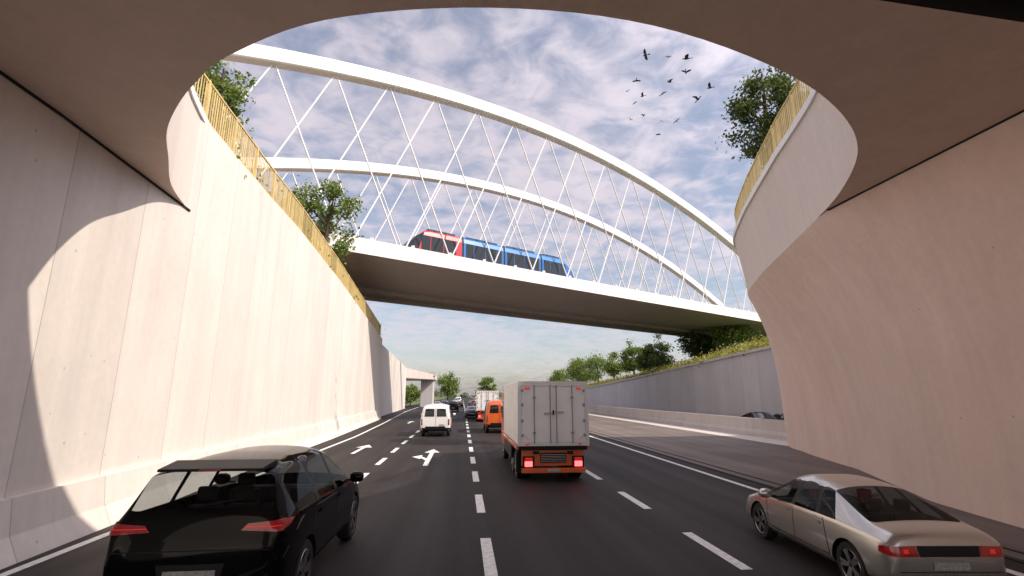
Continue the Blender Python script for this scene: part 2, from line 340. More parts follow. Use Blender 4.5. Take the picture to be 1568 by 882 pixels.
# ------------------------------------------------------------------ vegetation
def leaf_quads(mb,C0,size,rng,mi):
    n=len(C0); u=rng.normal(size=(n,3)); u/=np.linalg.norm(u,axis=1)[:,None]
    w=rng.normal(size=(n,3)); v=np.cross(u,w); v/=np.linalg.norm(v,axis=1)[:,None]
    s=(size*rng.uniform(.6,1.35,n))[:,None]
    A=C0+u*s; B=C0+v*s*.55; Cc=C0-u*s; D=C0-v*s*.55
    V=np.stack([A,B,Cc,D],1).reshape(-1,3); o=len(mb.v)
    mb.v+=[tuple(x) for x in V.tolist()]; mb.f+=[(o+4*i,o+4*i+1,o+4*i+2,o+4*i+3) for i in range(n)]; mb.m+=[mi]*n
def tree(name,loc,H,cr,cbase,seed,nleaf=5000,leaf=None,size=.14,conic=False,nclump=38,sp=(.15,.25)):
    rng=np.random.default_rng(seed); mb=MB(); R=random.Random(seed)
    cz=(cbase+H)/2; ch=(H-cbase)/2
    clumps=[]
    while len(clumps)<nclump:
        p=rng.uniform(-1,1,3); rr=np.linalg.norm(p)
        if rr>1 or rr<.25: continue
        if conic: 
            if math.hypot(p[0],p[1])>(1-p[2])/2+.12: continue
        clumps.append(np.array([p[0]*cr*R.uniform(.8,1.12),p[1]*cr*R.uniform(.8,1.12),cz+p[2]*ch*R.uniform(.85,1.05)]))
    tr=H*.028+.05
    lean_=Vector((R.uniform(-.1,.1),R.uniform(-.1,.1),1))
    segs=6; zt=cbase+(H-cbase)*.75; path=[]
    for i in range(segs+1):
        s=i/segs; path.append(Vector((lean_.x*s*zt+R.uniform(-.06,.06)*H*.1*s,lean_.y*s*zt,-.3+s*(zt+.3))))
    for i in range(segs): mb.tube(path[i],path[i+1],tr*(1-.8*i/segs),tr*(1-.8*(i+1)/segs),7,0)
    for cpt in clumps[::2]:
        s=min(.95,max(.3,(cpt[2]-cr*.7)/zt)); st=path[0].lerp(path[-1],s); mid=st.lerp(Vector(cpt),.5)+Vector((0,0,-.08*cr))
        mb.tube(st,mid,tr*.32,tr*.2,5,0); mb.tube(mid,Vector(cpt),tr*.2,tr*.06,5,0)
    per=nleaf//nclump; allc=[]
    for cpt in clumps:
        sg=cr*R.uniform(*sp); a=rng.normal(size=(int(per*R.uniform(.6,1.4)),3)); 
        a*=np.array([sg,sg,sg*.7]); allc.append(cpt+a)
    leaf_quads(mb,np.concatenate(allc),size,rng,1)
    return mb.build(name,[m_bark,leaf or m_leaf],loc=loc,recalc=False)
tree('deciduous_tree',(-11.7,21.5,10.7),7.5,1.35,3.2,1,4600,size=.10,nclump=30)
tree('deciduous_tree',(-10.9,37,10.2),8.9,2.8,2.0,2,7000,size=.14,nclump=42,sp=(.10,.17))
tree('deciduous_tree',(15.9,22,10.8),8.9,1.95,4.0,3,7000,size=.11,leaf=m_leafd,nclump=38,sp=(.12,.2))
tree('deciduous_tree',(-14.5,47,9.8),6,2.5,1.5,21,3000,size=.16)
def hz(x,y):
    i=min(range(len(RW)),key=lambda i:abs(RW[i][1]-y)); o=x-RW[i][0]
    return rz(y)-.3+float(np.interp(o,offs,hh))*(1-.35*min(1,max(0,(y-60)/150)))
for i,(x,y,H,cr,cb,mt,con) in enumerate([(47,82,8.3,3.6,1.2,m_leaf,False),(44,88,6.6,3.4,.6,m_leafd,False),(49,96,7,3.2,.8,m_leafd,False),(45.5,110,9.2,3.1,.8,m_leafd,True),(43,112,8.2,2.8,.5,m_leafd,True),
      (43,122,9.3,3,1,m_leaf,False),(42,135,8.4,3.5,.8,m_leaf,False),(41,148,9.6,4.3,1,m_leaf,False),(37.5,156,10.2,4.6,.8,m_leaf,False),(40,170,9.4,4.4,.8,m_leaf,False),(38,190,9,4.4,.8,m_leaf,False),(47,125,7.5,3.2,1,m_leaf,False),(40,210,9,4.5,.8,m_leaf,False)]):
    tree('conifer_tree' if con else 'deciduous_tree',(x,y,hz(x,y)),H,cr,cb,30+i,3600,leaf=mt,size=.24,conic=con,nclump=28)
tree('deciduous_tree',(-5.5,190,0),11,4.2,2.4,61,3000,size=.33)
tree('deciduous_tree',(10.5,215,0),10.5,3.3,2.6,62,2600,size=.33)
tree('deciduous_tree',(-14.2,140,0),5,3.2,.8,63,2000,size=.28)
rng=np.random.default_rng(5); sb=MB(); cs=[]
for i in range(460):
    kx=rng.integers(0,len(RW)-1); tt=rng.random(); p=RW[kx]*(1-tt)+RW[kx+1]*tt
    if p[1]<28: continue
    o=rng.uniform(.4,9); s=rng.uniform(.3,.7)
    c0=np.array([p[0]+o,p[1],rz(p[1])+float(np.interp(o,offs,hh))*(1-.35*min(1,max(0,(p[1]-60)/150)))+.15*s])
    cs.append(c0+rng.normal(size=(70,3))*np.array([s,s,s*.55]))
leaf_quads(sb,np.concatenate(cs),.15,rng,0)
sb.build('shrubs',[m_leafy],recalc=False)
sb=MB(); cs=[]
for i in range(60):
    y=rng.uniform(16,58); s=rng.uniform(.3,.6); cs.append(np.array([wx(y)-rng.uniform(.8,1.8),y,wz(y)+.3])+rng.normal(size=(60,3))*np.array([s,s,s*.7]))
leaf_quads(sb,np.concatenate(cs),.1,rng,0); sb.build('shrubs',[m_leaf],recalc=False)
sb=MB(); cs=[]
for i in range(330):
    x=rng.uniform(-330,430); y=rng.uniform(520,640); s=rng.uniform(4,9)
    if -14<x<26: s*=.5
    cs.append(np.array([x,y,s*.6])+rng.normal(size=(45,3))*np.array([s*.6,s*.6,s*.38]))
cs=np.concatenate(cs); cs=cs[cs[:,2]>0]
leaf_quads(sb,cs,1.0,rng,0); sb.build('distant_trees',[m_leafd],recalc=False)
# ------------------------------------------------------------------ tied arch bridge
br=empty('tied_arch_bridge')
DV=Vector((.859,.512,0)); NV=Vector((-.512,.859,0)); B0=Vector((0,48.3,0))
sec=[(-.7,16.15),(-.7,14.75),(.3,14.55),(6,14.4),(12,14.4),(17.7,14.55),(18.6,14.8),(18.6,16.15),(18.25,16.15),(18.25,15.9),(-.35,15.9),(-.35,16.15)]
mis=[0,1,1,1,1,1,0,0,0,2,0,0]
c=MB(); SS=list(np.arange(-75,96,9.0))
for s0,s1 in zip(SS[:-1],SS[1:]):
    for i in range(len(sec)):
        (o1,z1),(o2,z2)=sec[i],sec[(i+1)%len(sec)]
        a=B0+DV*s0+NV*o1; b_=B0+DV*s0+NV*o2; e=B0+DV*s1+NV*o2; f=B0+DV*s1+NV*o1
        c.quad((a.x,a.y,z1),(f.x,f.y,z1),(e.x,e.y,z2),(b_.x,b_.y,z2),mis[i])
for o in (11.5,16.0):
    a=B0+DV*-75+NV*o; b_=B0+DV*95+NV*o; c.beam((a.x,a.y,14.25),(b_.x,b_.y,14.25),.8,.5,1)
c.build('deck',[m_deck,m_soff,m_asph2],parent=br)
def az(X): return 34.4-.0053*(X-9)**2
for cc,nm in ((48.3+.2,'arch_near'),(69,'arch_far')):
    c=MB(); Xs=np.linspace(-49.8,67.8,90); pts=[Vector((X,.596*X+cc,az(X))) for X in Xs]; rings=[]
    for i,p in enumerate(pts):
        tg=(pts[min(i+1,len(pts)-1)]-pts[max(i-1,0)]).normalized(); u=NV.cross(tg).normalized()
        if u.z<0:u=-u
        wd,ht=.55,.68; ch=.1
        rings.append([p+NV*a+u*b for a,b in ((-wd,-ht+ch),(-wd,ht-ch),(-wd+ch,ht),(wd-ch,ht),(wd,ht-ch),(wd,-ht+ch),(wd-ch,-ht),(-wd+ch,-ht))])
    vs=[v for rr in rings for v in rr]
    c.add(vs,[(i*8+j,i*8+(j+1)%8,(i+1)*8+(j+1)%8,(i+1)*8+j) for i in range(len(rings)-1) for j in range(8)])
    c.build(nm,[m_bridge],parent=br,smooth=True,angle=25)
    c=MB(); X=-43
    while X<62:
        h=az(X)-16.3
        for sgn in (-1,1):
            dx=.38*h*sgn; Xd=X+dx
            if abs(Xd-9)<57: c.tube((X,.596*X+cc,az(X)-.4),(Xd,.596*Xd+cc,15.95),.075,.075,6)
        X+=4.4
    c.build('hangers',[m_bridge],parent=br,smooth=True)
c=MB()
for o in (-.5,18.4):
    for s in np.arange(-70,92,4.0):
        p=B0+DV*s+NV*o; c.box(p.x-.15,p.x+.15,p.y-.1,p.y+.1,16.1,16.4)
c.build('hanger_anchors',[m_bridge],parent=br)
# ------------------------------------------------------------------ tram
m_tred=simple('tram_red',(.50,.008,.03),.35,coat=.3); m_tblue=simple('tram_blue',(.006,.13,.42),.35,coat=.3); m_tlb=simple('tram_light_blue',(.015,.19,.50),.35,coat=.3)
m_bell=simple('tram_bellows',(.02,.05,.10),.7); m_twin=simple('tram_window',(.015,.022,.03),.08,coat=.3,spec=.3)
tb=B0+NV*4.4; s_start=(-6.0)*1.164+1.7
tram=empty('tram',(tb+DV*s_start)[:],math.atan2(.512,.859)); tram.location.z=16.3
def trsec(w,z0,z1,x,xs=0):
    pr=[(-w,z0+.1),(-w,z0+.95),(-w*.99,z1-.75),(-w*.93,z1-.3),(-w*.62,z1),(w*.62,z1),(w*.93,z1-.3),(w*.99,z1-.75),(w,z0+.95),(w,z0+.1),(w*.8,z0),(-w*.8,z0)]
    return [(x+xs*((z-z0)/(z1-z0))**2,y,z) for y,z in pr]
mods=[(0,6.7,0),(6.95,12.3,1),(12.55,17.9,1),(18.15,24.2,2)]
for i,(a,b_,kind) in enumerate(mods):
    c=MB(); st=[]
    if i==0: st=[trsec(.7,.35,2.2,a,1.0),trsec(.98,.25,2.75,a+.25,1.3),trsec(1.15,.2,3.1,a+.7,1.3),trsec(1.23,.15,3.4,a+1.5,.9),trsec(1.25,.15,3.5,a+3,0),trsec(1.25,.15,3.5,b_)]
    elif i==3: st=[trsec(1.25,.15,3.5,a),trsec(1.25,.15,3.5,b_-3),trsec(1.23,.15,3.4,b_-1.5,-.9),trsec(1.15,.2,3.1,b_-.7,-1.3),trsec(.98,.25,2.75,b_-.25,-1.3),trsec(.7,.35,2.2,b_,-1.0)]
    else: st=[trsec(1.25,.15,3.5,a),trsec(1.25,.15,3.5,b_)]
    n=12
    vs=[v for q in st for v in q]
    for s in range(len(st)-1):
        for j in range(n):
            mi=0 if kind==0 else 1
            if kind==0 and s<2: mi=2
            if kind==2 and s>=3: mi=0 if j in(3,4,5) else 2
            if kind==0 and s==2 and j in (1,2,7,6): mi=2
            if kind in (1,2) and j in (2,6) and not (kind==2 and s>=3): mi=3
            c.add([vs[s*n+j],vs[s*n+(j+1)%n],vs[(s+1)*n+(j+1)%n],vs[(s+1)*n+j]],[(0,1,2,3)],mi)
    c.add(st[0],[tuple(range(12))],2 if i==0 else 4); c.add(st[-1],[tuple(range(12))],2 if i==3 else 4)
    x=a+(1.9 if i==0 else .3); e=b_-(2.2 if i==3 else .25); kk=0
    while x+.7<e+.1:
        ww=1.45 if kk%3 else 1.0
        z0=1.15 if kk%3 else .4
        for sd in (-1,1): c.box(x,min(x+ww,e),sd*1.24-.025,sd*1.24+.025,z0,2.72,2)
        x+=ww+.09; kk+=1
    c.box(a+2.8 if i==0 else a+.6,b_-2.8 if i==3 else b_-.6,-.8,.8,3.48,3.66,4)
    c.build('module_%d'%i,[m_tred,m_tblue,m_twin,m_tlb,m_bell,m_boxg],parent=tram,recalc=True,smooth=True,angle=25)
c=MB()
for a in (6.7,12.3,17.9): c.box(a-.02,a+.27,-1.17,1.17,.3,3.42,0)
c.box(1,23,-1.0,1.0,-.38,.2,0); c.build('bellows',[m_bell],parent=tram)
# ------------------------------------------------------------------ cars
def ringpts(s):
    yl,yb,yr,zb,zbelt,zedge,ztop,w,wb,we=s
    zm=zb+(zbelt-zb)*.62
    h=[(0,yl,zb),(w*.84,yl,zb),(w*.985,yl,zb+(zm-zb)*.3),(w,yl*.5+yb*.5,zm),(wb,yb,zbelt),(we,yr,zedge),(we*.62,yr,ztop-.012),(0,yr,ztop)]
    return h+[(-x,y,z) for x,y,z in h[6:0:-1]]
def body(name,sts,glass,mats,wheels,wr,parent,bool_=True,lvl=2,blackstrips=(0,1)):
    vs=[p for s in sts for p in ringpts(s)]; n=14; fs=[];mi=[]
    for i in range(len(sts)-1):
        for j in range(n):
            half=j if j<7 else 13-j
            fs.append((i*n+j,i*n+(j+1)%n,(i+1)*n+(j+1)%n,(i+1)*n+j))
            m=0
            if half in blackstrips: m=2
            if i in glass and half in glass[i]: m=1
            if i in glass and -half in glass[i] and half: m=3
            mi.append(m)
    for base,rev in ((0,True),((len(sts)-1)*n,False)):
        p=[base+k for k in range(8)]; l=[base,base+13,base+12,base+11,base+10,base+9,base+8,base+7]
        for P_,flip in ((p,False),(l,True)):
            for q in ((P_[7],P_[6],P_[1],P_[0]),(P_[6],P_[5],P_[2],P_[1]),(P_[5],P_[4],P_[3],P_[2])):
                fs.append(q); mi.append(0)
    me=bpy.data.meshes.new(name); me.from_pydata(vs,[],fs)
    for m in mats: me.materials.append(m)
    me.polygons.foreach_set('material_index',mi)
    bm=bmesh.new(); bm.from_mesh(me); bmesh.ops.recalc_face_normals(bm,faces=bm.faces)
    cl=bm.edges.layers.float.new('crease_edge')
    for e in bm.edges:
        a,b_=[v.index for v in e.verts]
        ja,jb=a%n,b_%n; ia,ib=a//n,b_//n
        if ja==jb and ia!=ib and ja in (4,10): e[cl]=.55
        if ja==jb and ia!=ib and ja in (5,9): e[cl]=.3
        if ja==jb and ia!=ib and ja in (1,13,2,12): e[cl]=.4
        ms={f.material_index for f in e.link_faces}
        if len(ms)>1 and 1 in ms: e[cl]=max(e[cl],.6)
    bm.to_mesh(me); bm.free()
    o=bpy.data.objects.new(name,me); COL.objects.link(o)
    sm=o.modifiers.new('s','SUBSURF'); sm.levels=lvl; sm.render_levels=lvl
    cutters=[]
    if bool_:
        for (y,z) in wheels:
            cb=MB(); hw=1.3
            cb.tube((.55,y,z),(hw,y,z),wr*1.13,wr*1.13,40,2); cb.tube((-hw,y,z),(-.55,y,z),wr*1.13,wr*1.13,40,2)
            co=cb.build('cut',mats); cutters.append(co)
            bo=o.modifiers.new('b','BOOLEAN'); bo.object=co; bo.operation='DIFFERENCE'; bo.solver='EXACT'
    dg=bpy.context.evaluated_depsgraph_get(); dg.update()
    nm=bpy.data.meshes.new_from_object(o.evaluated_get(dg))
    o.modifiers.clear(); o.data=nm; nm.name=name
    for co in cutters: bpy.data.objects.remove(co,do_unlink=True)
    nm.polygons.foreach_set('use_smooth',[True]*len(nm.polygons)); nm.set_sharp_from_angle(angle=math.radians(38))
    o.parent=parent
    bm=bmesh.new(); bm.from_mesh(nm); bv=BVHTree.FromBMesh(bm); bm.free()
    return o,bv
def patch(mb,bv,corners,view,mi,nu=10,nv=4,offm=.008):
    P=[];c=[np.array(q,float) for q in corners]
    last=None
    for j in range(nv+1):
        for i in range(nu+1):
            s,t_=i/nu,j/nv; q=(c[0]*(1-s)+c[1]*s)*(1-t_)+(c[3]*(1-s)+c[2]*s)*t_
            if view=='rear': o,dv=Vector((q[0],-3,q[1])),Vector((0,1,0))
            elif view=='front': o,dv=Vector((q[0],9,q[1])),Vector((0,-1,0))
            elif view=='right': o,dv=Vector((3,q[0],q[1])),Vector((-1,0,0))
            else: o,dv=Vector((-3,q[0],q[1])),Vector((1,0,0))
            h=bv.ray_cast(o,dv)
            if h[0] is not None: 
                nn=h[1] if h[1].dot(dv)<0 else -h[1]
                last=h[0]+nn*offm
            P.append(tuple(last) if last is not None else (q[0] if view=='rear' else 0,0,q[1]))
    mb.add(P,[(j*(nu+1)+i,j*(nu+1)+i+1,(j+1)*(nu+1)+i+1,(j+1)*(nu+1)+i) for j in range(nv) for i in range(nu)],mi)
def wheel(parent,x,y,r,side,spokes=5,name='wheel'):
    mb=MB(); w_=.11; s=side
    mb.lathe((0,0,0),[(-w_*s,r*.66),(-w_*s,r*.93),(-w_*.7*s,r),(w_*.7*s,r),(w_*s,r*.93),(w_*s,r*.72),(w_*.9*s,r*.69)],36,0)
    mb.lathe((0,0,0),[(w_*.92*s,r*.70),(w_*.97*s,r*.68),(w_*.9*s,r*.62),(w_*.2*s,r*.6),(w_*.15*s,0.01)],36,1)
    mb.lathe((0,0,0),[(w_*.93*s,r*.705),(w_*1.0*s,r*.69),(w_*.93*s,r*.655)],36,2)
    mb.lathe((0,0,0),[(w_*.75*s,r*.16),(w_*.85*s,r*.12),(w_*.85*s,.002)],16,1)
    for i in range(spokes):
        for dlt in (-.16,.16):
            a=2*math.pi*i/spokes+dlt; a2=2*math.pi*i/spokes+dlt*.7
            mb.beam((w_*.7*s,math.cos(a2)*r*.1,math.sin(a2)*r*.1),(w_*.82*s,math.cos(a)*r*.66,math.sin(a)*r*.66),.05*r/.35,.045,2,up=(1,0,0))
    o=mb.build(name,[m_rub,m_plast,m_alloy,m_dark],parent=parent,smooth=True,angle=35); o.location=(x,y,r); return o
SUV=[(0.0,.0,.06,.42,.95,1.09,1.13,.80,.80,.68),(.10,.09,.13,.30,1.10,1.215,1.25,.93,.885,.77),(.50,.44,.33,.25,1.13,1.56,1.63,.955,.92,.67),
     (.80,.72,.58,.24,1.12,1.62,1.70,.96,.93,.655),(1.28,1.26,1.20,.24,1.105,1.63,1.725,.96,.93,.655),(1.36,1.34,1.28,.24,1.10,1.63,1.728,.96,.93,.655),
     (2.18,2.18,2.14,.24,1.07,1.62,1.72,.96,.93,.655),(2.27,2.27,2.22,.24,1.07,1.62,1.715,.96,.93,.655),(3.12,3.2,2.72,.24,1.03,1.53,1.63,.96,.925,.62),
     (3.35,3.42,3.46,.24,1.01,1.07,1.13,.96,.905,.77),(4.05,4.05,4.05,.26,.93,.99,1.04,.945,.865,.71),(4.45,4.42,4.40,.28,.76,.85,.90,.885,.80,.62),(4.62,4.58,4.55,.38,.6,.68,.72,.70,.66,.5)]
SUVG={1:{5,6},2:{4},3:{4},5:{4},7:{4},4:{-4},6:{-4},8:{5,6,4}}
SED=[(0.0,.0,.02,.36,.72,.82,.87,.70,.70,.58),(.10,.08,.10,.26,.83,.93,.965,.84,.80,.68),(.42,.42,.45,.2,.87,.96,1.005,.875,.84,.70),
     (.95,1.0,1.35,.18,.89,1.26,1.33,.885,.855,.57),(1.35,1.4,1.62,.18,.89,1.30,1.37,.885,.86,.57),(1.43,1.48,1.70,.18,.89,1.30,1.375,.885,.86,.57),
     (2.1,2.12,2.1,.18,.88,1.31,1.39,.885,.86,.58),(2.19,2.2,2.18,.18,.88,1.305,1.385,.885,.86,.58),(2.95,3.0,2.55,.18,.85,1.24,1.33,.885,.85,.55),
     (3.2,3.28,3.3,.18,.83,.88,.93,.885,.84,.70),(3.85,3.85,3.85,.2,.74,.79,.83,.87,.80,.64),(4.2,4.18,4.16,.22,.6,.67,.70,.80,.72,.54),(4.34,4.3,4.28,.3,.48,.54,.57,.62,.58,.42)]
SEDG={2:{5,6},3:{4},5:{4},7:{4},4:{-4},6:{-4},8:{5,6,4}}
VAN=[(0.0,.0,.03,.45,1.1,1.75,1.85,.9,.9,.74),(.08,.08,.10,.35,1.15,1.92,2.02,1.0,.98,.84),(.6,.6,.6,.33,1.15,1.98,2.1,1.0,.99,.86),
     (1.9,1.9,1.9,.33,1.15,1.98,2.12,1.0,.99,.86),(2.0,2,2,.33,1.15,1.98,2.12,1.0,.99,.86),(3.3,3.3,3.3,.33,1.13,1.97,2.1,1.0,.99,.85),(3.4,3.4,3.4,.33,1.12,1.97,2.1,1.0,.99,.85),(4.2,4.3,3.8,.33,1.08,1.88,2.0,1.0,.97,.8),
     (4.5,4.6,4.65,.33,1.05,1.12,1.2,1.0,.94,.8),(5.1,5.1,5.1,.35,.95,1.0,1.05,.95,.88,.7),(5.3,5.3,5.3,.45,.8,.85,.9,.85,.8,.6)]
VANG={2:{4},4:{4},6:{4},3:{-4},5:{-4},7:{4,5,6}}
def wagonlights(mb,bv,kind):
    if kind=='suv':
        for s in (-1,1):
            patch(mb,bv,[(s*.46,1.03),(s*.88,1.01),(s*.87,1.12),(s*.52,1.095)],'rear',0,14,4,.012)
            v='right' if s>0 else 'left'
            patch(mb,bv,[(.05,1.01),(.26,1.05),(.34,1.10),(.08,1.12)],v,0,8,4,.012)
            patch(mb,bv,[(s*.50,1.06),(s*.86,1.055),(s*.86,1.065),(s*.50,1.07)],'rear',6,12,1,.016)
            patch(mb,bv,[(s*.60,.46),(s*.78,.46),(s*.78,.50),(s*.60,.50)],'rear',0,8,2,.01)
        patch(mb,bv,[(-.26,.55),(.26,.55),(.26,.66),(-.26,.66)],'rear',1,8,3,.012)
        patch(mb,bv,[(-.30,.53),(.30,.53),(.34,.72),(-.34,.72)],'rear',2,8,3,.006)
        patch(mb,bv,[(-.72,.43),(.72,.43),(.68,.50),(-.68,.50)],'rear',2,12,3,.005)
        patch(mb,bv,[(-.78,.84),(.78,.84),(.78,.85),(-.78,.85)],'rear',2,16,1,.006)
    if kind=='sedan':
        for s in (-1,1):
            patch(mb,bv,[(s*.42,.66),(s*.76,.66),(s*.76,.78),(s*.44,.79)],'rear',0,12,4,.012)
            patch(mb,bv,[(.04,.66),(.18,.69),(.18,.76),(.06,.78)],'right' if s>0 else 'left',0,6,3,.012)
            patch(mb,bv,[(s*.55,.70),(s*.62,.70),(s*.62,.75),(s*.55,.75)],'rear',6,4,3,.016)
            patch(mb,bv,[(s*.24,.66),(s*.40,.66),(s*.42,.79),(s*.26,.79)],'rear',2,6,3,.011)
        patch(mb,bv,[(-.24,.66),(.24,.66),(.26,.79),(-.26,.79)],'rear',2,8,3,.011)
        patch(mb,bv,[(-.24,.50),(.24,.50),(.24,.60),(-.24,.60)],'rear',1,6,3,.012)
        patch(mb,bv,[(-.70,.47),(.70,.47),(.70,.478),(-.70,.478)],'rear',2,16,1,.009)
def seams(mb,bv,ylines,z0,z1,mi=2,yhand=(),zh=.8):
    for v in ('right','left'):
        for ya,yb_ in ylines: patch(mb,bv,[(ya,z0),(ya+.012,z0),(yb_+.012,z1),(yb_,z1)],v,mi,1,18,.004)
        patch(mb,bv,[(ylines[0][0],z0),(ylines[-1][0],z0),(ylines[-1][0],z0+.012),(ylines[0][0],z0+.012)],v,mi,24,1,.004)
        for yh in yhand: patch(mb,bv,[(yh,zh),(yh+.18,zh),(yh+.18,zh+.035),(yh,zh+.035)],v,4,5,2,.022)
def car(name,kind,loc,paint,rotz=0,hero=False,glass=None):
    e=empty(name,loc,rotz); gl=glass or (m_glass if hero else m_glassd)
    st,G,wh,wr,hw,lv={'suv':(SUV,SUVG,[(.87,.36),(3.65,.36)],.36,.82,2),'sedan':(SED,SEDG,[(.80,.32),(3.42,.32)],.32,.74,2),'van':(VAN,VANG,[(1.0,.37),(4.45,.37)],.37,.84,1)}[kind]
    o,bv=body('body',st,G,[paint,gl,m_plast,m_plast],wh,wr,e,bool_=hero,lvl=3 if hero else 2,blackstrips=(0,1) if kind=='suv' else (0,))
    for y,z in wh:
        for s in (-1,1): wheel(e,s*hw,y,wr,s)
    mb=MB(); wagonlights(mb,bv,kind)
    if hero:
        if kind=='suv': seams(mb,bv,[(.98,1.12),(2.22,2.22),(3.2,3.28)],.42,1.04,yhand=(1.33,2.36),zh=.92)
        else: seams(mb,bv,[(1.2,1.3),(2.15,2.15),(3.0,3.05)],.34,.86,yhand=(1.38,2.28),zh=.74)
    if kind=='van':
        for s in (-1,1):
            patch(mb,bv,[(s*.84,.75),(s*.93,.75),(s*.93,1.15),(s*.84,1.15)],'rear',0,3,6,.012)
            patch(mb,bv,[(s*.08,1.3),(s*.72,1.3),(s*.66,1.8),(s*.08,1.8)],'rear',5,6,6,.012)
        patch(mb,bv,[(-.008,.6),(.008,.6),(.008,1.95),(-.008,1.95)],'rear',2,1,14,.006)
        patch(mb,bv,[(-.95,.4),(.95,.4),(.95,.58),(-.95,.58)],'rear',2,14,3,.03)
        patch(mb,bv,[(.25,.68),(.6,.68),(.6,.8),(.25,.8)],'rear',1,4,3,.012)
    mb.build('trim',[m_red,m_plate,m_plast,m_chrome,paint,m_glassd,m_redw],parent=e,smooth=True,recalc=False)
    zy={'suv':(1.12,3.0,.98),'sedan':(.95,2.78,.92),'van':(1.3,4.1,1.08)}[kind]
    mm=MB()
    for s in (-1,1):
        x=s*(zy[2]+.09); mm.lathe((x,zy[1],zy[0]),[(-.11,.02),(-.10,.06),(-.05,.085),(.05,.085),(.10,.06),(.11,.02)],14,0)
        mm.beam((s*(zy[2]-.12),zy[1]+.02,zy[0]-.05),(x,zy[1]+.02,zy[0]-.04),.05,.03,1)
    mm.build('mirrors',[paint,m_plast],parent=e,smooth=True)
    if hero:
        it=MB(); hz_={'suv':.66,'sedan':.50}[kind]; sy=[1.25,2.35] if kind=='suv' else [1.35,2.15]
        for y in sy:
            for x in ((-.42,.42) if y>2 else (-.45,0,.45)):
                it.box(x-.21,x+.21,y-.1,y+.02,hz_-.2,hz_+.42,0)
                it.box(x-.12,x+.12,y-.09,y,hz_+.47,hz_+.64,1 if (kind=='sedan' and y>2) else 0)
                it.box(x-.22,x+.22,y,y+.45,hz_-.25,hz_-.1,0)
        it.box(-.7,.7,sy[1]+.75,sy[1]+.95,hz_+.1,hz_+.32,0)
        it.build('seats',[m_seat,m_seatr],parent=e,bevel=.03)
        ex=MB()
        if kind=='suv':
            for s in (-1,1):
                ex.tube((s*.62,-.02,.36),(s*.62,.15,.36),.045,.045,16,2)
            ex.add([(-.56,.20,1.645),(.56,.20,1.645),(.58,.62,1.695),(-.58,.62,1.695),(-.56,.20,1.615),(.56,.20,1.615),(.58,.62,1.62),(-.58,.62,1.62)],
                   [(0,1,2,3),(4,7,6,5),(0,4,5,1),(1,5,6,2),(2,6,7,3),(3,7,4,0)],1)
            ex.beam((0,.12,1.28),(.40,.16,1.33),.02,.02,1)
            ex.box(-.12,.12,.192,.21,1.62,1.638,3)
        else:
            for s in (-1,1): ex.tube((s*.5,-.01,.28),(s*.5,.15,.28),.04,.04,16,2)
        ex.build('exterior_details',[paint,m_plast,m_chrome,m_red],parent=e,bevel=.008)
    return e
e=car('sport_utility_car','suv',(-3.08,6.5,0),m_black,hero=True); e.scale=(1.1,1.1,1.1)
e=car('sedan_car','sedan',(6.34,6.35,0),m_silver,hero=True,rotz=-.09); e.scale=(.97,.98,.98)
car('van','van',(-1.75,34,0),m_white)
m_blue=simple('car_paint_blue',(.02,.06,.16),.3,coat=1); m_grey=simple('car_paint_grey',(.12,.12,.13),.3,metal=.4,coat=1); m_redp=simple('car_paint_red',(.35,.03,.02),.3,coat=1)
for x,y,kd,pt in [(1.2,60,'sedan',m_blue),(2.6,78,'suv',m_grey),(-1.5,84,'suv',m_black),(-.6,112,'sedan',m_black),(2.7,104,'suv',m_redp),(-5.2,104,'sedan',m_white),(2.6,132,'sedan',m_grey),(-1.6,138,'suv',m_white),(-5.2,150,'sedan',m_blue),(6.2,120,'suv',m_white),(6.3,160,'sedan',m_redp),(-1.4,172,'van',m_white)]:
    car('suv_car' if kd=='suv' else ('van' if kd=='van' else 'sedan_car'),kd,(x,y,0),pt)
car('sedan_car','sedan',(24.1,41,0),m_black,rotz=math.pi); car('sedan_car','sedan',(25.6,39.5,0),m_grey,rotz=math.pi)
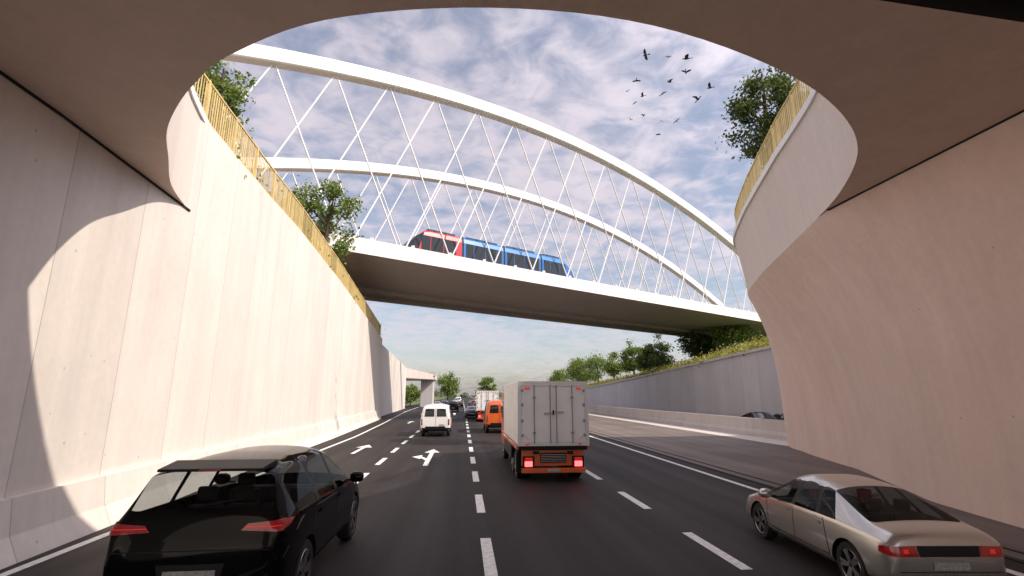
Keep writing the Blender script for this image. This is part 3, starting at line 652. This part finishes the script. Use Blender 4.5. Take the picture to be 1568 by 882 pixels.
# ------------------------------------------------------------------ box truck
def truck(name,loc,L=5.4,boxm=None):
    e=empty(name,loc); W2=1.15
    c=MB(); c.box(-W2,W2,0,L,1.15,3.13,0); c.build('cargo_box',[boxm or m_boxg],parent=e,bevel=.03)
    c=MB()
    for a in ((-W2-.005,-W2+.11,-.025,.03,1.12,3.14),(W2-.11,W2+.005,-.025,.03,1.12,3.14),(-W2+.11,W2-.11,-.025,.03,2.98,3.14),(-W2+.11,W2-.11,-.025,.03,1.12,1.24)): c.box(*a,0)
    c.box(-W2+.125,-.012,-.015,.0,1.255,2.965,1); c.box(.012,W2-.125,-.015,.0,1.255,2.965,1)
    for x in (-.62,-.1,.1,.62): c.tube((x,-.045,1.2),(x,-.045,3.02),.016,.016,8,2)
    for x in (-.62,.62):
        for z in (1.5,2.6): c.box(x-.05,x+.05,-.05,-.014,z,z+.05,2)
    c.box(-.3,-.06,-.06,-.03,2.12,2.145,2); c.box(.06,.34,-.06,-.03,2.16,2.185,2); c.box(-.025,.025,-.05,-.014,2.08,2.22,3)
    for x in (-W2+.14,W2-.14):
        for z in (1.4,1.85,2.35,2.8): c.box(x-.04,x+.04,-.035,-.014,z,z+.09,2)
    for s in (-1,1):
        c.beam((s*.98,-.02,1.5),(s*.78,-.02,1.32),.012,.035,4,up=(0,1,0)); c.beam((s*.98,-.02,2.72),(s*.78,-.02,2.9),.012,.035,4,up=(0,1,0))
        c.box(s*.85-.08,s*.85+.08,-.04,-.024,2.88,2.94,5)
        c.box(s*.85-.05,s*.85+.05,-.04,-.024,1.15,1.2,5)
    c.build('rear_doors',[m_boxg2,boxm or m_boxg,m_latch,m_dark,m_white,m_redw],parent=e)
    c=MB()
    for s in (-1,1):
        c.box(s*.45-.06,s*.45+.06,.3,L+1.6,.72,.95,0)
        c.box(s*W2-.04,s*W2+.04,.1,L,1.0,1.14,1)
    c.box(-W2+.05,W2-.05,.1,.3,.98,1.14,0)
    c.box(-1.0,1.0,.15,.32,.50,.98,1)
    c.box(-1.02,1.02,.02,.16,.30,.44,1)
    c.box(-.42,.42,.10,.16,.60,.9,2)
    for i in range(5): c.box(-.4,.4,.085,.105,.63+i*.05,.65+i*.05,3)
    for s in (-1,1): c.box(s*.8-.19,s*.8+.19,.08,.16,.46,.80,2); c.box(s*.55-.1,s*.55+.1,.1,.16,.86,.95,2)
    c.box(-.2,.2,.0,.02,.33,.42,4)
    for s in (-1,1):
        c.box(s*1.0-.13,s*1.0+.13,.7,.74,.2,.85,2)
        c.box(s*W2-.03,s*W2+.03,1.9,L-.6,.55,.98,2)
    c.box(-1.1,1.1,L+.1,L+1.9,.6,2.75,1); c.box(-1.12,1.12,L+1.0,L+1.6,1.7,2.4,5)
    c.build('chassis_and_cab',[m_plast,m_orange,m_plast,m_chrome,m_plate,m_glassd],parent=e,bevel=.02)
    c=MB()
    for s in (-1,1):
        c.box(s*.80-.12,s*.80+.12,.055,.08,.49,.65,0); c.box(s*.80-.12,s*.80+.12,.055,.08,.67,.76,1)
    c.build('tail_lamps',[m_redlit,m_redw],parent=e,bevel=.01)
    for y in (1.2,2.3,L+1.0):
        for s in (-1,1): 
            wheel(e,s*.98,y,.46,s,6)
            if y<3: wheel(e,s*.72,y,.46,s,6)
    return e
truck('box_truck',(2.93,16.1,0))
e=car('panel_van','van',(2.72,36.5,0),m_orange); e.scale=(1.02,1,1.1)
truck('box_truck',(2.6,52,0),boxm=m_white)
# ------------------------------------------------------------------ birds
m_bird=simple('bird_feathers',(.05,.05,.055),.8,var=.4,vscale=20)
def bird(loc,size,yaw,flap,bank):
    mb=MB(); rows=[(-.17,.012,.0),(-.10,.03,0),(-.02,.048,0),(.06,.045,.0),(.11,.026,.012),(.14,.024,.018),(.165,.012,.014),(.185,.002,.01)]
    n=8; vs=[]
    for y,r_,z in rows:
        for i in range(n): t=2*math.pi*i/n; vs.append((r_*math.cos(t),y,z+r_*.85*math.sin(t)))
    mb.add(vs,[(i*n+j,i*n+(j+1)%n,(i+1)*n+(j+1)%n,(i+1)*n+j) for i in range(len(rows)-1) for j in range(n)])
    mb.add([(-.02,-.14,0),(.02,-.14,0),(.055,-.27,-.005),(0,-.28,-.005),(-.055,-.27,-.005)],[(0,1,2,3,4)])
    for s in (-1,1):
        a1,a2=flap,flap*.4
        p1=(s*.03,0,.02); e1=(s*.15*math.cos(a1)+s*.03,0,.02+.15*math.sin(a1)); 
        e2=(e1[0]+s*.2*math.cos(a2-.1),0,e1[2]+.2*math.sin(a2-.1))
        V=[(p1[0],.06,p1[2]),(p1[0],-.08,p1[2]),(e1[0],.09,e1[2]),(e1[0],-.075,e1[2]),(e2[0],-.0,e2[2]),(e2[0],-.05,e2[2]),((e1[0]+e2[0])/2,-.075,(e1[2]+e2[2])/2),((e1[0]+e2[0])/2,.06,(e1[2]+e2[2])/2)]
        mb.add(V,[(0,1,3,2),(2,3,6,7),(7,6,5,4)])
    o=mb.build('bird',[m_bird],loc=loc,recalc=False); o.scale=(size,)*3; o.rotation_euler=(random.uniform(-.3,.3),bank,yaw)
random.seed(11)
for x,y,z,s in [(10.7,25.3,23,1.0),(13.2,25.1,22.8,1.4),(12.2,25.5,21.4,1.0),(13.2,25.3,22.0,.9),(14,25.6,20.4,1.1),(10.2,25.7,21.5,.7),(11.8,25.7,20.7,.8),(14.7,25.4,21.1,1.0),(10.6,25.9,20.6,.8),(10.7,26.1,19.4,.6),(11.6,26.3,18.3,.6),(12.7,26,19.1,.6),(9.9,26.3,19.2,.45),(9.7,25.9,20.9,.5),(12.1,25.2,22.9,.5),(11.8,26.1,19.1,.4),(10.2,26.2,20.3,.4)]:
    bird((x,y,z),s*1.0,random.uniform(-2.2,2.2)+1.2,random.uniform(-.4,1.0),random.uniform(-.6,.6))
# ------------------------------------------------------------------ lighting
sd=Vector((-1,.5,-1)).normalized()
sun=bpy.data.lights.new('sun','SUN'); sun.energy=5.0; sun.angle=math.radians(.6); sun.color=(1,.89,.75)
so=bpy.data.objects.new('sun',sun); COL.objects.link(so); so.rotation_mode='QUATERNION'; so.rotation_quaternion=sd.to_track_quat('-Z','Y')
el=math.asin(-sd.z); rot=math.atan2(-sd.x,-sd.y)
wd=bpy.data.worlds.new('World'); scene.world=wd; wd.use_nodes=True; nt=wd.node_tree; N=nt.nodes; L=nt.links
bg=N['Background']; bg.inputs['Strength'].default_value=.15
sky=N.new('ShaderNodeTexSky'); sky.sky_type='NISHITA'; sky.sun_disc=False; sky.sun_elevation=el; sky.sun_rotation=rot; sky.air_density=1.1; sky.dust_density=1.8; sky.ozone_density=1.0
tc=N.new('ShaderNodeTexCoord'); sp=N.new('ShaderNodeSeparateXYZ'); L.new(tc.outputs['Generated'],sp.inputs[0])
zz=M(N,L,'MAXIMUM',M(N,L,'ADD',sp.outputs['Z'],.12),.05)
cx=M(N,L,'DIVIDE',sp.outputs['X'],zz); cy=M(N,L,'DIVIDE',sp.outputs['Y'],zz)
cb=N.new('ShaderNodeCombineXYZ'); L.new(cx,cb.inputs[0]); L.new(cy,cb.inputs[1])
def wn(scale,det,rough,dist,seed):
    n=N.new('ShaderNodeTexNoise'); n.noise_dimensions='4D'; n.inputs['W'].default_value=seed; n.inputs['Scale'].default_value=scale; n.inputs['Detail'].default_value=det; n.inputs['Roughness'].default_value=rough; n.inputs['Distortion'].default_value=dist
    L.new(cb.outputs[0],n.inputs['Vector']); return n.outputs['Fac']
a=wn(1.3,7,.6,.5,3.1); b_=wn(8.5,5,.55,.6,1.7)
f=M(N,L,'ADD',M(N,L,'MULTIPLY',a,.50),M(N,L,'MULTIPLY',b_,.54))
mr=N.new('ShaderNodeMapRange'); mr.interpolation_type='SMOOTHSTEP'; mr.inputs[1].default_value=.38; mr.inputs[2].default_value=.64; mr.inputs[3].default_value=.2; mr.inputs[4].default_value=.92
L.new(f,mr.inputs[0])
hzf=N.new('ShaderNodeMapRange'); hzf.interpolation_type='SMOOTHSTEP'; hzf.inputs[1].default_value=0.0; hzf.inputs[2].default_value=.3; hzf.inputs[3].default_value=.55; hzf.inputs[4].default_value=1.0; L.new(sp.outputs['Z'],hzf.inputs[0])
dt=N.new('ShaderNodeVectorMath'); dt.operation='DOT_PRODUCT'; L.new(tc.outputs['Generated'],dt.inputs[0]); dt.inputs[1].default_value=(-sd)[:]
br_=M(N,L,'MULTIPLY_ADD',M(N,L,'POWER',M(N,L,'MAXIMUM',dt.outputs['Value'],0.0),2.0),1.8,1.0)
ccol=N.new('ShaderNodeVectorMath'); ccol.operation='SCALE'; ccol.inputs[0].default_value=(5.3,4.8,5.3); L.new(br_,ccol.inputs['Scale'])
mx=N.new('ShaderNodeMix'); mx.data_type='RGBA'; L.new(M(N,L,'MULTIPLY',mr.outputs[0],hzf.outputs[0]),mx.inputs[0]); L.new(sky.outputs[0],mx.inputs[6]); L.new(ccol.outputs[0],mx.inputs[7])
L.new(mx.outputs[2],bg.inputs['Color'])
# ------------------------------------------------------------------ camera
cd=bpy.data.cameras.new('camera'); cd.lens=17.22; cd.sensor_width=36; cd.clip_end=6000; cd.clip_start=.05
co=bpy.data.objects.new('camera',cd); COL.objects.link(co); co.location=(0,0,2.7)
co.rotation_mode='QUATERNION'; co.rotation_quaternion=Vector((.0962,.9721,.2135)).to_track_quat('-Z','Y')
scene.camera=co
scene.view_settings.view_transform='Standard'; scene.view_settings.look='None'; scene.view_settings.exposure=0
